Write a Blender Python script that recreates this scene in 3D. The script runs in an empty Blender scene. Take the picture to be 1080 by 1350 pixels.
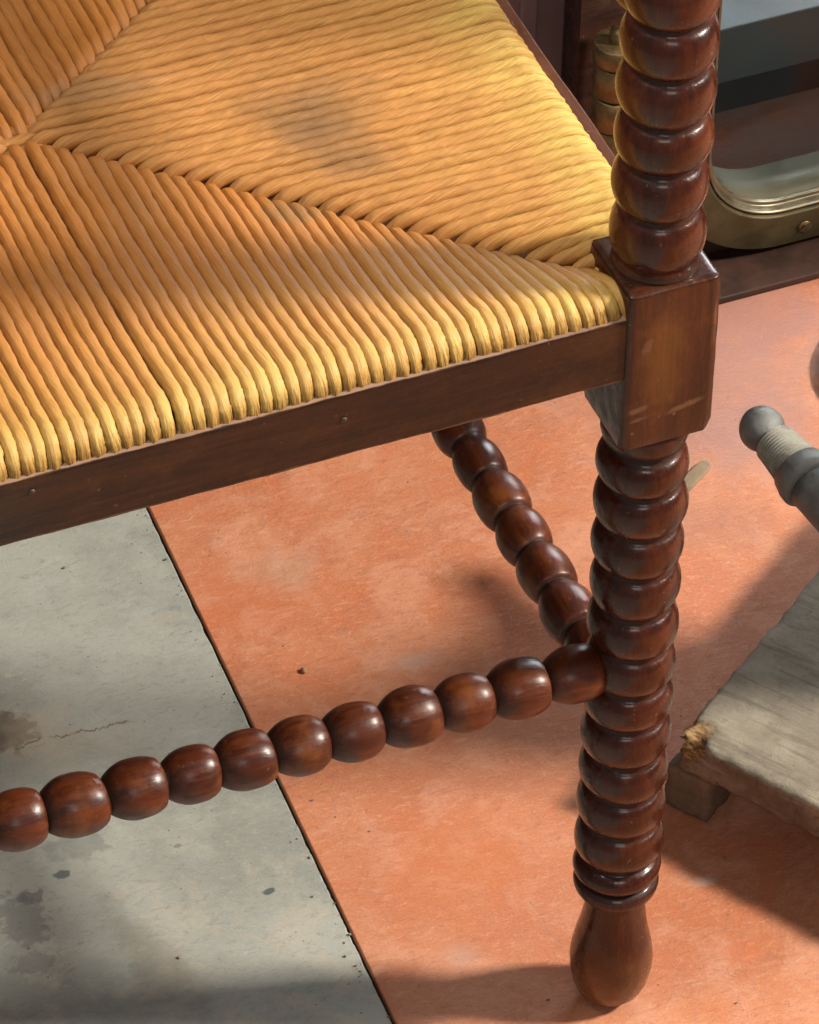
import bpy, bmesh, math, random
import numpy as np
from mathutils import Vector, Matrix
random.seed(7); rng = np.random.default_rng(7)
R = math.radians
sc = bpy.context.scene
COL = sc.collection

# ------------------------------------------------------------ camera
cam_d = bpy.data.cameras.new('camera'); cam = bpy.data.objects.new('camera', cam_d); COL.objects.link(cam)
CF = Vector((0.29464472, 0.67155177, -0.67985492)); CR = Vector((0.92258671, -0.38530977, 0.01923918)); CU = Vector((0.24903464, 0.63289383, 0.73309423))
mw = Matrix((CR, CU, -CF)).transposed().to_4x4(); mw.translation = Vector((-0.87599, -1.731183, 2.12173))
cam.matrix_world = mw
cam_d.sensor_fit = 'HORIZONTAL'; cam_d.sensor_width = 36; cam_d.lens = 7500.86 * 36 / 1080
cam_d.clip_start = .05; cam_d.clip_end = 60
sc.camera = cam

# ------------------------------------------------------------ light
sc.view_settings.view_transform = 'Standard'; sc.view_settings.look = 'None'
sc.view_settings.exposure = 0.0; sc.view_settings.gamma = 1.0
wd = bpy.data.worlds.new('World'); sc.world = wd; wd.use_nodes = True
wd.node_tree.nodes['Background'].inputs[0].default_value = (.95, .96, 1.0, 1)
wd.node_tree.nodes['Background'].inputs[1].default_value = .20

def area(name, target, direction, dist, sx, sy, power, color):
    l = bpy.data.lights.new(name, 'AREA'); l.shape = 'RECTANGLE'; l.size = sx; l.size_y = sy; l.energy = power; l.color = color
    o = bpy.data.objects.new(name, l); COL.objects.link(o)
    d = Vector(direction).normalized(); o.location = Vector(target) + d * dist
    o.rotation_euler = (-d).to_track_quat('-Z', 'Y').to_euler()
    return o
KEY = (1.0, -.38, .82)
area('doorway_light', (0, .1, .2), KEY, 3.4, .38, .38, 205, (1.0, .93, .82))          # low light from the right
area('rear_window_light', (0, .1, .3), (.70, .74, .36), 2.6, 1.0, .7, 52, (.9, .95, 1.0))
area('ceiling_light', (0, .1, .3), (-.45, -.05, 1.0), 2.2, .28, .28, 20, (1.0, .97, .92))
area('front_light', (-.1, 0, .3), (-.3, -1.0, .75), 2.6, .9, .6, 9, (1.0, .95, .88))

# ------------------------------------------------------------ helpers
def tag(o, label=None, cat=None, group=None, kind=None):
    if label: o['label'] = label
    if cat: o['category'] = cat
    if group: o['group'] = group
    if kind: o['kind'] = kind
    return o
def empty(name, loc=(0, 0, 0), rz=0):
    o = bpy.data.objects.new(name, None); o.empty_display_size = .02; COL.objects.link(o)
    o.location = loc; o.rotation_euler = (0, 0, rz); return o
def link(name, me, m, parent=None, loc=(0, 0, 0), rot=(0, 0, 0), smooth=True):
    o = bpy.data.objects.new(name, me); COL.objects.link(o); o.location = loc; o.rotation_euler = rot
    if m is not None and not me.materials: me.materials.append(m)
    if smooth: me.polygons.foreach_set('use_smooth', [True] * len(me.polygons))
    if parent: o.parent = parent
    return o
def grid_mesh(name, V, nu, nv, wrap, uv=None, cap=True, attrs=None):
    """V (nu*nv,3): nu rings of nv points."""
    i = np.arange(nu - 1)[:, None]; nj = nv if wrap else nv - 1
    j = np.arange(nj)[None, :]; j2 = (j + 1) % nv
    F = np.stack([i * nv + j, i * nv + j2, (i + 1) * nv + j2, (i + 1) * nv + j], -1).reshape(-1, 4)
    me = bpy.data.meshes.new(name)
    faces = F.tolist()
    if cap and wrap:
        faces.append(list(range(nv))[::-1]); faces.append([(nu - 1) * nv + k for k in range(nv)])
    me.from_pydata(V.tolist(), [], faces)
    if uv is not None:
        lay = me.uv_layers.new(name='UVMap'); U = np.zeros((len(me.loops), 2), np.float32)
        ii = np.repeat(i, nj, 1).reshape(-1); jj = np.repeat(j, nu - 1, 0).reshape(-1)
        us, vs = uv
        q = np.stack([np.stack([us[ii], jj / nv], -1), np.stack([us[ii], (jj + 1) / nv], -1), np.stack([us[ii + 1], (jj + 1) / nv], -1), np.stack([us[ii + 1], jj / nv], -1)], 1)
        U[:len(F) * 4] = q.reshape(-1, 2); lay.data.foreach_set('uv', U.reshape(-1))
    if attrs:
        for k, v in attrs.items():
            a = me.attributes.new(k, 'FLOAT', 'POINT'); a.data.foreach_set('value', np.asarray(v, np.float32))
    me.update(); return me
def lathe(name, prof, nv=72, wob=.0003, dirt=None, seed=0):
    """prof: (n,2) of z, r -> mesh turned about local Z, with slight hand-turned unevenness"""
    prof = np.asarray(prof, float); n = len(prof); th = np.linspace(0, 2 * np.pi, nv, endpoint=False)
    rs = np.random.default_rng(seed); ph = rs.uniform(0, 6.28, 6)
    z = prof[:, 0][:, None]; r = prof[:, 1][:, None]
    w = wob * (np.sin(2 * th + ph[0] + z * 60) + .6 * np.sin(3 * th + ph[1] - z * 90) + .5 * np.sin(th + ph[2] + z * 140))
    rr = np.maximum(r + w * np.minimum(1, r / .008), .00005)
    V = np.stack([rr * np.cos(th), rr * np.sin(th), z + 0 * rr + .0003 * np.sin(th + ph[3] + z * 75)], -1).reshape(-1, 3)
    a = {'dirt': np.repeat(prof[:, 2] if prof.shape[1] > 2 else np.zeros(n), nv)}
    return grid_mesh(name, V, n, nv, True, attrs=a)
def box_bm(bm, x0, x1, y0, y1, z0, z1, bev=0, seg=2):
    r = bmesh.ops.create_cube(bm, size=1); vs = r['verts']
    for v in vs:
        v.co = Vector(((x0 + x1) / 2 + v.co.x * (x1 - x0), (y0 + y1) / 2 + v.co.y * (y1 - y0), (z0 + z1) / 2 + v.co.z * (z1 - z0)))
    if bev:
        es = list({e for v in vs for e in v.link_edges})
        bmesh.ops.bevel(bm, geom=es, offset=bev, segments=seg, affect='EDGES', profile=.6)
def box_me(name, x0, x1, y0, y1, z0, z1, bev=0, seg=3, sub=None):
    bm = bmesh.new(); box_bm(bm, x0, x1, y0, y1, z0, z1, bev, seg)
    me = bpy.data.meshes.new(name); bm.to_mesh(me); bm.free(); return me
def flat_norm(o):
    """smooth bevels but crisp faces"""
    m = o.modifiers.new('wn', 'WEIGHTED_NORMAL'); m.keep_sharp = False; m.weight = 100; return o

# ------------------------------------------------------------ node helper
class NT:
    def __init__(s, name):
        s.m = bpy.data.materials.new(name); s.m.use_nodes = True; s.t = s.m.node_tree; s.n = s.t.nodes
        s.b = s.n['Principled BSDF']
        s.tc = s.n.new('ShaderNodeTexCoord'); s.geo = s.n.new('ShaderNodeNewGeometry'); s.oi = s.n.new('ShaderNodeObjectInfo')
    def L(s, a, b): s.t.links.new(a, b)
    def put(s, inp, v):
        if isinstance(v, bpy.types.NodeSocket): s.L(v, inp)
        elif isinstance(v, (tuple, list)) and inp.type == 'RGBA': inp.default_value = (*v[:3], 1)
        else: inp.default_value = v
    def set(s, **k):
        for a, v in k.items(): s.put(s.b.inputs[a.replace('_', ' ')], v)
    def map(s, vec, scale=(1, 1, 1), loc=(0, 0, 0), rot=(0, 0, 0)):
        n = s.n.new('ShaderNodeMapping'); s.L(vec, n.inputs[0]); n.inputs['Scale'].default_value = scale; n.inputs['Location'].default_value = loc; n.inputs['Rotation'].default_value = rot; return n.outputs[0]
    def noise(s, vec, scale=5, detail=6, rough=.55, dist=0, out=0):
        n = s.n.new('ShaderNodeTexNoise'); s.L(vec, n.inputs['Vector']); n.inputs['Scale'].default_value = scale; n.inputs['Detail'].default_value = detail
        n.inputs['Roughness'].default_value = rough; n.inputs['Distortion'].default_value = dist; return n.outputs[out]
    def wave(s, vec, scale=5, dist=0, detail=2, dscale=1, direction='X'):
        n = s.n.new('ShaderNodeTexWave'); s.L(vec, n.inputs['Vector']); n.bands_direction = direction; n.inputs['Scale'].default_value = scale; n.inputs['Distortion'].default_value = dist
        n.inputs['Detail'].default_value = detail; n.inputs['Detail Scale'].default_value = dscale; return n.outputs['Fac']
    def voro(s, vec, scale=5, feature='F1', out='Distance', rnd=1):
        n = s.n.new('ShaderNodeTexVoronoi'); s.L(vec, n.inputs['Vector']); n.feature = feature; n.inputs['Scale'].default_value = scale; n.inputs['Randomness'].default_value = rnd; return n.outputs[out]
    def ramp(s, f, lo, hi, a=0., b=1., smooth=True):
        n = s.n.new('ShaderNodeMapRange'); s.put(n.inputs[0], f); n.inputs[1].default_value = lo; n.inputs[2].default_value = hi; n.inputs[3].default_value = a; n.inputs[4].default_value = b
        n.interpolation_type = 'SMOOTHSTEP' if smooth else 'LINEAR'; return n.outputs[0]
    def mix(s, f, a, b, mode='MIX'):
        n = s.n.new('ShaderNodeMix'); n.data_type = 'RGBA'; n.blend_type = mode; s.put(n.inputs[0], f); s.put(n.inputs[6], a); s.put(n.inputs[7], b); return n.outputs[2]
    def math(s, op, a, b=0., c=0.):
        n = s.n.new('ShaderNodeMath'); n.operation = op; s.put(n.inputs[0], a); s.put(n.inputs[1], b); s.put(n.inputs[2], c); return n.outputs[0]
    def vlen(s, v):
        n = s.n.new('ShaderNodeVectorMath'); n.operation = 'LENGTH'; s.L(v, n.inputs[0]); return n.outputs['Value']
    def sep(s, v):
        n = s.n.new('ShaderNodeSeparateXYZ'); s.L(v, n.inputs[0]); return n.outputs
    def comb(s, x, y, z):
        n = s.n.new('ShaderNodeCombineXYZ'); s.put(n.inputs[0], x); s.put(n.inputs[1], y); s.put(n.inputs[2], z); return n.outputs[0]
    def vadd(s, a, b):
        n = s.n.new('ShaderNodeVectorMath'); n.operation = 'ADD'; s.L(a, n.inputs[0]); s.put(n.inputs[1], b); return n.outputs[0]
    def attr(s, name):
        n = s.n.new('ShaderNodeAttribute'); n.attribute_name = name; return n.outputs['Fac']
    def bump(s, h, strength=.3, dist=.001, prev=None):
        n = s.n.new('ShaderNodeBump'); s.put(n.inputs['Height'], h); n.inputs['Strength'].default_value = strength; n.inputs['Distance'].default_value = dist
        if prev is not None: s.L(prev, n.inputs['Normal'])
        return n.outputs[0]
    def spot(s, P, c, sx, sy, rot=0, wob=.35, ns=40, lo=.55, hi=1.1):
        """blob mask of its own uneven outline at c (world/obj xy)"""
        v = s.map(s.vadd(P, (-c[0], -c[1], 0)), rot=(0, 0, rot)); v = s.map(v, scale=(1 / sx, 1 / sy, 0))
        d = s.vlen(v); d = s.math('ADD', d, s.math('MULTIPLY', s.math('SUBTRACT', s.noise(P, ns, 5), .5), wob * 4))
        return s.ramp(d, lo, hi, 1, 0)

# ------------------------------------------------------------ materials
def wood_mat(name, dark, mid, light, grain_axis='Z', gloss=.28, wear=.5, gs=1.0, extra=None, edge=None, coat=.13):
    t = NT(name); P = t.tc.outputs['Object']
    rnd = t.comb(t.math('MULTIPLY', t.oi.outputs['Random'], 7.3), t.math('MULTIPLY', t.oi.outputs['Random'], 3.1), 0.)
    P = t.vadd(P, rnd)
    s = {'Z': (1, 1, .09), 'X': (.09, 1, 1), 'Y': (1, .09, 1)}[grain_axis]
    G = t.map(P, scale=s)
    g = t.noise(G, 420 * gs, 5, .6, .4); g2 = t.noise(G, 90 * gs, 4, .6, 1.2); big = t.noise(P, 38, 4, .6); fine = t.noise(P, 700, 3, .7)
    base = t.mix(t.ramp(g2, .32, .68), dark, mid)
    base = t.mix(t.math('MULTIPLY', t.ramp(g, .45, .72), .18), base, light)
    base = t.mix(t.math('MULTIPLY', t.ramp(big, .52, .72), wear), base, light)
    base = t.mix(t.math('MULTIPLY', t.ramp(t.noise(G, 240 * gs, 3, .7), .58, .72), .4), base, (dark[0] * .35, dark[1] * .35, dark[2] * .35))
    if edge: base = edge(t, base)
    spk = t.math('MULTIPLY', t.ramp(t.noise(P, 260, 2, .5), .70, .76), .35)
    base = t.mix(spk, base, (.22, .14, .09))
    if extra: base = extra(t, base)
    d = t.attr('dirt')
    base = t.mix(t.math('MULTIPLY', t.ramp(t.math('ADD', d, t.math('MULTIPLY', t.math('SUBTRACT', fine, .5), .5)), .25, .95), .8), base, (.026, .013, .009))
    t.set(Base_Color=base, Specular_IOR_Level=.25)
    ro = t.math('ADD', t.ramp(t.noise(P, 120, 5, .65), .3, .75, gloss - .08, gloss + .22), t.math('MULTIPLY', d, .35))
    t.set(Roughness=ro, Coat_Weight=.32, Coat_Roughness=coat)
    n = t.bump(g, .35, .0006); n = t.bump(t.noise(P, 150, 3), .25, .0012, n); n = t.bump(fine, .10, .0003, n)
    t.set(Normal=n); return t.m
M = {}
def rail_edge(t, c):                     # pale worn arris along the top of the strip
    P = t.geo.outputs['Position']; z = t.sep(P)[2]
    n = t.noise(P, 130, 4, .7)
    m = t.math('MULTIPLY', t.ramp(t.math('ADD', z, t.math('MULTIPLY', t.math('SUBTRACT', n, .5), .0010)), .4700, .4706), t.ramp(t.noise(P, 22, 3), .30, .5, .35, .9))
    c = t.mix(m, c, (.34, .20, .13))
    lo = t.ramp(t.math('ADD', z, t.math('MULTIPLY', t.math('SUBTRACT', n, .5), .004)), .4362, .4350)
    return t.mix(t.math('MULTIPLY', lo, .6), c, (.18, .09, .05))
def foot_wear(t, c):                     # the varnish has worn off the foot
    z = t.sep(t.tc.outputs['Object'])[2]
    return t.mix(t.math('MULTIPLY', t.ramp(t.math('ADD', z, t.math('MULTIPLY', t.math('SUBTRACT', t.noise(t.tc.outputs['Object'], 70, 5, .7), .5), .05)), .055, .008), .6), c, (.20, .085, .030))
def block_scars(t, c):
    P = t.tc.outputs['Object']; x, y, z = t.sep(P); Q = t.comb(x, z, 0.)
    c = t.mix(t.math('MULTIPLY', t.spot(Q, (-.004, .445), .012, .040, 0, .3, 60, .1, 1.2), .45), c, (.22, .085, .016))
    m = t.ramp(y, -.019, -.021)
    for p, sx, sy, r, f in (((-.0155, .4165), .0060, .0022, -.15, .75), ((-.0150, .4105), .0050, .0014, -.1, .7), ((.0075, .4120), .0120, .0020, -.22, .8), ((-.0125, .4530), .0028, .0055, .3, .6), ((.003, .4085), .001, .001, 0, .8), ((-.0175, .4030), .0012, .001, 0, .8), ((.0205, .46), .0010, .014, 0, .6)):
        c = t.mix(t.math('MULTIPLY', t.math('MULTIPLY', t.spot(Q, p, sx, sy, r, .35, 220, .3, 1.15), f * .7), m), c, (.20, .10, .05))
    return c
M['turned'] = wood_mat('turned_mahogany', (.030, .0062, .0026), (.056, .0110, .0040), (.140, .034, .009), 'Z', .20, .40, extra=foot_wear)
M['bead'] = wood_mat('stretcher_mahogany', (.042, .008, .0035), (.110, .024, .0070), (.25, .075, .016), 'Z', .36, .5, coat=.30)
M['block'] = wood_mat('worn_mahogany', (.030, .0085, .0032), (.060, .0155, .0048), (.15, .045, .011), 'Z', .34, .6, extra=block_scars)
M['rail'] = wood_mat('rail_mahogany', (.012, .0046, .0022), (.034, .0115, .0042), (.100, .034, .010), 'X', .38, .30, edge=rail_edge)
M['raily'] = wood_mat('side_rail_mahogany', (.050, .018, .010), (.12, .040, .018), (.19, .070, .03), 'Y', .42, .35)
M['panelwood'] = wood_mat('red_brown_panel', (.022, .009, .006), (.050, .018, .010), (.09, .035, .018), 'X', .5, .3)

def rush_mat(name, twist):
    t = NT(name); W = t.geo.outputs['Position']; uv = t.n.new('ShaderNodeUVMap').outputs[0]
    x, y, z = t.sep(W); u, v, _ = t.sep(uv)
    rnd = t.oi.outputs['Random']
    gold = (.58, .30, .075); orange = (.455, .165, .028); yellow = (.72, .51, .13) if twist else (.66, .43, .105); pink = (.54, .225, .065)
    wb = t.math('MULTIPLY', t.math('SUBTRACT', t.noise(W, 16, 4), .5), .09)
    # patina: the middle of the seat has gone orange, the rims stay straw yellow
    dx = t.math('ABSOLUTE', t.math('ADD', x, .235)); dy = t.math('ABSOLUTE', t.math('ADD', y, -.186))
    rim = t.math('MAXIMUM', t.math('DIVIDE', dx, .25), t.math('DIVIDE', dy, .205))
    rimn = t.math('ADD', rim, wb)
    c = t.mix(t.ramp(rimn, .50, .93), orange if not twist else (.50, .225, .060), gold)
    c = t.mix(t.ramp(rimn, .78, 1.0) if twist else t.ramp(rimn, .86, 1.0), c, yellow)
    c = t.mix(t.math('MULTIPLY', t.ramp(rnd, 0, 1, -.0, .30), 1.0), c, pink if twist else orange)
    c = t.mix(t.math('MULTIPLY', t.ramp(t.noise(W, 28, 5), .45, .7), .35), c, pink)
    # fibres
    fv = t.comb(t.math('MULTIPLY', u, 70.), t.math('ADD', t.math('MULTIPLY', v, 40.), t.math('MULTIPLY', u, -520. if twist else -230.)), t.math('MULTIPLY', rnd, 31.))
    fib = t.noise(fv, 1.0, 3, .6)
    c = t.mix(t.ramp(fib, .36, .60, .38 if twist else .25, 0), c, (.22, .085, .02))
    c = t.mix(t.ramp(fib, .58, .78, 0, .3 if twist else .2), c, (.86, .56, .20))
    fv2 = t.comb(t.math('MULTIPLY', u, 150.), t.math('ADD', t.math('MULTIPLY', v, 90.), t.math('MULTIPLY', u, -1170. if twist else -690.)), t.math('MULTIPLY', rnd, 57.))
    fb2 = t.noise(fv2, 1.0, 4, .65)
    c = t.mix(t.ramp(fb2, .40, .30, 0, .60 if twist else .40), c, (.17, .070, .018))
    c = t.mix(t.ramp(fb2, .60, .72, 0, .40 if twist else .25), c, (.88, .62, .27))
    c = t.mix(t.ramp(t.noise(t.comb(t.math('MULTIPLY', u, 26.), t.math('MULTIPLY', rnd, 91.), 0.), 1.0, 3, .6), .52, .72, 0, .40), c, (.40, .175, .045))
    # first two blobs paint in cast shade; the rest are grubby worn marks
    st = t.spot(W, (-.106, .152), .030, .036, .2, .50, 38, -.05, 1.3)
    c = t.mix(t.math('MULTIPLY', st, .72), c, (.17, .095, .045))
    st = t.spot(W, (-.100, .116), .022, .016, .3, .4, 45, .1, 1.2)
    c = t.mix(t.math('MULTIPLY', st, .55), c, (.17, .095, .045))
    st = t.spot(W, (-.19, .205), .04, .012, .2, .4, 45, .2, 1.2)
    c = t.mix(t.math('MULTIPLY', st, .40), c, (.30, .18, .09))
    st = t.spot(W, (-.135, .093), .018, .012, .3, .4, 60, .2, 1.2)
    c = t.mix(t.math('MULTIPLY', st, .45), c, (.16, .12, .05))
    dirtn = t.ramp(t.noise(t.map(W, scale=(1, 1, .5)), 60, 5, .7), .60, .78)
    c = t.mix(t.math('MULTIPLY', dirtn, .30), c, (.26, .15, .07))
    t.set(Base_Color=c, Roughness=t.ramp(fib, .3, .7, .40, .58), Specular_IOR_Level=.25 if twist else .42)
    t.set(Subsurface_Weight=.0, Subsurface_Radius=(.004, .002, .001), Subsurface_Scale=.3)
    n = t.bump(fib, .6 if twist else .30, .0007); n = t.bump(fb2, .45 if twist else .25, .0004, n)
    if not twist:
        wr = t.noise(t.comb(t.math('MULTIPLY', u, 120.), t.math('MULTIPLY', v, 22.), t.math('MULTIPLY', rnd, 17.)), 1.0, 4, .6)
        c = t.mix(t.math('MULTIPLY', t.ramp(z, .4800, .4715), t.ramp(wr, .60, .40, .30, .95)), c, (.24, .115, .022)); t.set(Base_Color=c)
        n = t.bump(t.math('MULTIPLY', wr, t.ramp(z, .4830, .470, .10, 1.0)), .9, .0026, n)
        n = t.bump(t.noise(W, 900, 2), .25, .0003, n)
    t.set(Normal=n); return t.m
M['rush'] = rush_mat('flat_rush', False); M['cord'] = rush_mat('twisted_rush', True)

def red_floor():
    t = NT('red_tile'); P = t.geo.outputs['Position']
    n1 = t.noise(P, 7, 5, .6); n2 = t.noise(P, 26, 6, .68, .6); n3 = t.noise(t.map(P, scale=(1, 2.6, 1), rot=(0, 0, .5)), 120, 5, .72, .8); n4 = t.noise(P, 620, 4, .75)
    c = t.mix(t.ramp(n1, .35, .65), (.53, .180, .082), (.60, .235, .115))
    c = t.mix(t.ramp(n2, .46, .64, 0, .55), c, (.66, .315, .195))
    c = t.mix(t.math('MULTIPLY', t.ramp(t.noise(P, 75, 5, .75, 1.0), .54, .66), .35), c, (.40, .20, .145)); c = t.mix(t.ramp(n2, .48, .32, 0, .6), c, (.60, .175, .075))
    c = t.mix(t.ramp(n3, .52, .70, 0, .45), c, (.72, .39, .255))
    c = t.mix(t.ramp(n3, .47, .32, 0, .5), c, (.38, .135, .080))
    c = t.mix(t.ramp(n4, .53, .70, 0, .32), c, (.76, .46, .35))
    c = t.mix(t.ramp(n4, .44, .30, 0, .45), c, (.30, .12, .08))
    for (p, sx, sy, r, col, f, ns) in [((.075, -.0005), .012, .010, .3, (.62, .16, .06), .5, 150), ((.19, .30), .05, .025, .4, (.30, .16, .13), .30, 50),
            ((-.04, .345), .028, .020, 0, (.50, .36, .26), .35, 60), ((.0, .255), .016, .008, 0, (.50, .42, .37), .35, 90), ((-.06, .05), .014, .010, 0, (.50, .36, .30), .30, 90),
            ((.078, .052), .008, .005, 0, (.60, .45, .38), .5, 120), ((.30, .44), .07, .03, .2, (.34, .13, .10), .45, 40), ((.24, .355), .05, .045, .2, (.40, .22, .185), .75, 50), ((.25, .43), .10, .09, .2, (.36, .185, .15), .8, 40), ((.40, .57), .12, .06, 0, (.46, .33, .29), .9, 40), ((-.07, .33), .05, .03, .1, (.62, .16, .05), .25, 40),  # wide mauve patch behind the pane paints in shade and haze there
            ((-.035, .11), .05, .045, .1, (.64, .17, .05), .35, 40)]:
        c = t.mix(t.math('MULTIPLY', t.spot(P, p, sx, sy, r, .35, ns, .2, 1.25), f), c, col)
    cr = t.math('ABSOLUTE', t.math('SUBTRACT', t.noise(t.map(P, scale=(1, 1.6, 1), rot=(0, 0, .4)), 60, 3, .55, .6), .5)); crm = t.math('MULTIPLY', t.ramp(cr, .006, .001), t.ramp(t.noise(P, 45, 3), .52, .60))
    c = t.mix(t.math('MULTIPLY', crm, .45), c, (.30, .10, .05))
    sp = t.voro(P, 130, 'F1'); c = t.mix(t.math('MULTIPLY', t.ramp(sp, .07, .03), t.ramp(n2, .5, .6)), c, (.16, .07, .05))
    t.set(Base_Color=c, Roughness=t.ramp(n2, .3, .7, .52, .74), Specular_IOR_Level=.35)
    n = t.bump(n3, .40, .0012); n = t.bump(n4, .45, .0005, n); n = t.bump(crm, -.6, .0008, n); n = t.bump(n2, .25, .003, n); t.set(Normal=n); return t.m
def grey_floor():
    t = NT('grey_tile'); P = t.geo.outputs['Position']
    n1 = t.noise(P, 9, 5, .6); n2 = t.noise(P, 34, 6, .7, .5); n3 = t.noise(t.map(P, scale=(1, 2.0, 1), rot=(0, 0, .5)), 130, 6, .75, .8); n4 = t.noise(P, 600, 4, .75)
    c = t.mix(t.ramp(n1, .38, .62), (.29, .30, .265), (.41, .415, .37))
    sy = t.sep(P)[1]; lowm = t.ramp(sy, .26, .08)
    c = t.mix(t.math('MULTIPLY', t.ramp(n2, .44, .60), t.math('MULTIPLY', lowm, .40)), c, (.52, .43, .31))
    c = t.mix(t.ramp(n2, .50, .72, 0, .5), c, (.46, .47, .43))
    c = t.mix(t.ramp(n3, .50, .28, 0, .55), c, (.21, .21, .185))
    c = t.mix(t.ramp(n3, .56, .74, 0, .45), c, (.60, .55, .45))
    c = t.mix(t.ramp(n4, .56, .72, 0, .35), c, (.66, .63, .55)); c = t.mix(t.ramp(n4, .42, .28, 0, .35), c, (.15, .15, .13))
    for (p, sx, sy_, r, col, f, ns) in [((-.257, .155), .015, .022, 0, (.14, .15, .15), .50, 190), ((-.262, .125), .014, .009, 0, (.15, .16, .16), .45, 230), ((-.248, .168), .009, .006, 0, (.12, .13, .135), .6, 200), ((-.213, .195), .020, .012, .2, (.12, .14, .13), .35, 120),
            ((-.1335, .128), .0042, .0026, 0, (.07, .09, .10), .9, 160), ((-.228, .178), .005, .004, 0, (.08, .10, .11), .8, 150), ((-.165, .175), .003, .002, 0, (.1, .1, .1), .5, 150),
            ((-.205, .10), .018, .05, -.2, (.17, .145, .11), .45, 60), ((-.22, .285), .018, .02, 0, (.10, .07, .045), .85, 120), ((-.205, .275), .03, .03, 0, (.40, .33, .25), .5, 70), ((-.17, .26), .02, .02, 0, (.42, .36, .28), .3, 90),
            ((-.11, .335), .012, .006, 0, (.42, .38, .30), .4, 150)]:
        c = t.mix(t.math('MULTIPLY', t.spot(P, p, sx, sy_, r, .50, ns, .62 if ns > 100 else .2, 1.0 if ns > 100 else 1.2), f), c, col)
    # crack running across the tile
    x, y, z = t.sep(P)
    ln = t.math('ADD', t.math('MULTIPLY', x, -.05), .262)
    wig = t.math('MULTIPLY', t.math('SUBTRACT', t.noise(t.comb(x, 0., 0.), 36, 6, .7), .5), .03)
    d = t.math('ABSOLUTE', t.math('SUBTRACT', y, t.math('ADD', ln, wig)))
    cm = t.math('MULTIPLY', t.ramp(d, .0010, .0002), t.ramp(t.noise(P, 70, 3), .38, .55))
    c = t.mix(t.math('MULTIPLY', cm, t.ramp(x, -.115, -.16, 0, .8)), c, (.12, .095, .06))
    sp = t.voro(P, 150, 'F1'); c = t.mix(t.math('MULTIPLY', t.ramp(sp, .09, .04), t.ramp(n2, .5, .56)), c, (.07, .065, .06))
    t.set(Base_Color=c, Roughness=t.ramp(n2, .3, .7, .5, .78), Specular_IOR_Level=.4)
    n = t.bump(n3, .28, .0012); n = t.bump(n4, .3, .0004, n); n = t.bump(cm, -.5, .001, n); t.set(Normal=n); return t.m
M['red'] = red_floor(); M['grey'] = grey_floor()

def simple(name, col, rough=.6, metal=0, var=.25, scale=60, bumpd=.0005, col2=None, f2=.5, spec=.5, coat=0, wld=False):
    t = NT(name); P = t.geo.outputs['Position'] if wld else t.tc.outputs['Object']
    n = t.noise(P, scale, 6, .68); n2 = t.noise(P, scale * 6, 4, .7)
    dk = tuple(c * (1 - var) for c in col); lt = tuple(min(1, c * (1 + var)) for c in col)
    c = t.mix(t.ramp(n, .3, .7), dk, lt); c = t.mix(t.ramp(n2, .35, .65, .25, 0), c, dk)
    if col2: c = t.mix(t.math('MULTIPLY', t.ramp(t.noise(P, scale * .45, 5, .7), .48, .64), f2), c, col2)
    t.set(Base_Color=c, Roughness=t.ramp(n, .3, .7, max(.03, rough - .1), rough + .12), Metallic=metal, Specular_IOR_Level=spec, Coat_Weight=coat)
    t.set(Normal=t.bump(n2, .25, bumpd, t.bump(n, .25, bumpd * 2))); return t.m
M['grout'] = simple('dark_grout', (.022, .018, .013), .9, var=.4)
M['under'] = simple('seat_stuffing', (.085, .032, .009), .9)
M['board'] = simple('dusty_board', (.40, .37, .27), .85, var=.16, scale=45, col2=(.30, .29, .25), f2=.6, bumpd=.0008)
M['boardside'] = simple('dusty_board_edge', (.20, .145, .095), .9, var=.35, scale=60, bumpd=.0015, col2=(.09, .055, .035), f2=.7)
M['foot'] = simple('dusty_foot', (.17, .115, .07), .9, var=.3, scale=90, bumpd=.0012, col2=(.08, .05, .03))
M['pewter'] = simple('oxidised_metal', (.17, .17, .16), .55, .35, var=.3, scale=90, bumpd=.0010, col2=(.13, .13, .12), f2=.7)
M['chalky'] = simple('chalky_metal', (.30, .285, .235), .65, .2, var=.25, scale=160, bumpd=.0008, col2=(.14, .13, .11), f2=.8)
M['brass'] = simple('aged_brass', (.095, .073, .034), .50, .6, var=.3, scale=50, bumpd=.0004, col2=(.09, .075, .035), f2=.6)
M['brassbright'] = simple('satin_brass', (.085, .075, .040), .55, .35, var=.10, scale=40, bumpd=.00005)
M['steel'] = simple('polished_lip', (.20, .17, .11), .38, .8, var=.1, scale=80, bumpd=.00003)
M['hinge'] = simple('hinge_brass', (.22, .15, .065), .40, .7, var=.35, scale=110, bumpd=.0005, col2=(.10, .075, .04), f2=.6)
M['teal'] = simple('grey_green_paint', (.145, .18, .175), .6, var=.1, scale=20)
M['black'] = simple('dark_recess', (.055, .045, .042), .9)
M['footshade'] = simple('contact_shade_brown', (.045, .015, .007), .7, var=.4, scale=40)  # brown of the contact shade painted at the window's foot
M['mauve'] = simple('mauve_wall', (.20, .135, .135), .7, var=.12, scale=14)
M['mauved'] = simple('brown_wall', (.085, .058, .048), .7, var=.2, scale=14)
M['slate'] = simple('blue_grey_metal', (.30, .36, .38), .45, .1, var=.2)
M['nail'] = simple('nail_iron', (.10, .06, .04), .5, .5)
M['chip'] = simple('pale_chip', (.27, .19, .115), .8)
M['scar'] = simple('worn_wood', (.34, .20, .13), .7, var=.3, scale=200)
g = NT('pane_glass'); g.set(Base_Color=(.88, .90, .90), Roughness=.03, Transmission_Weight=1.0, IOR=1.15); M['glass'] = g.m

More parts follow.
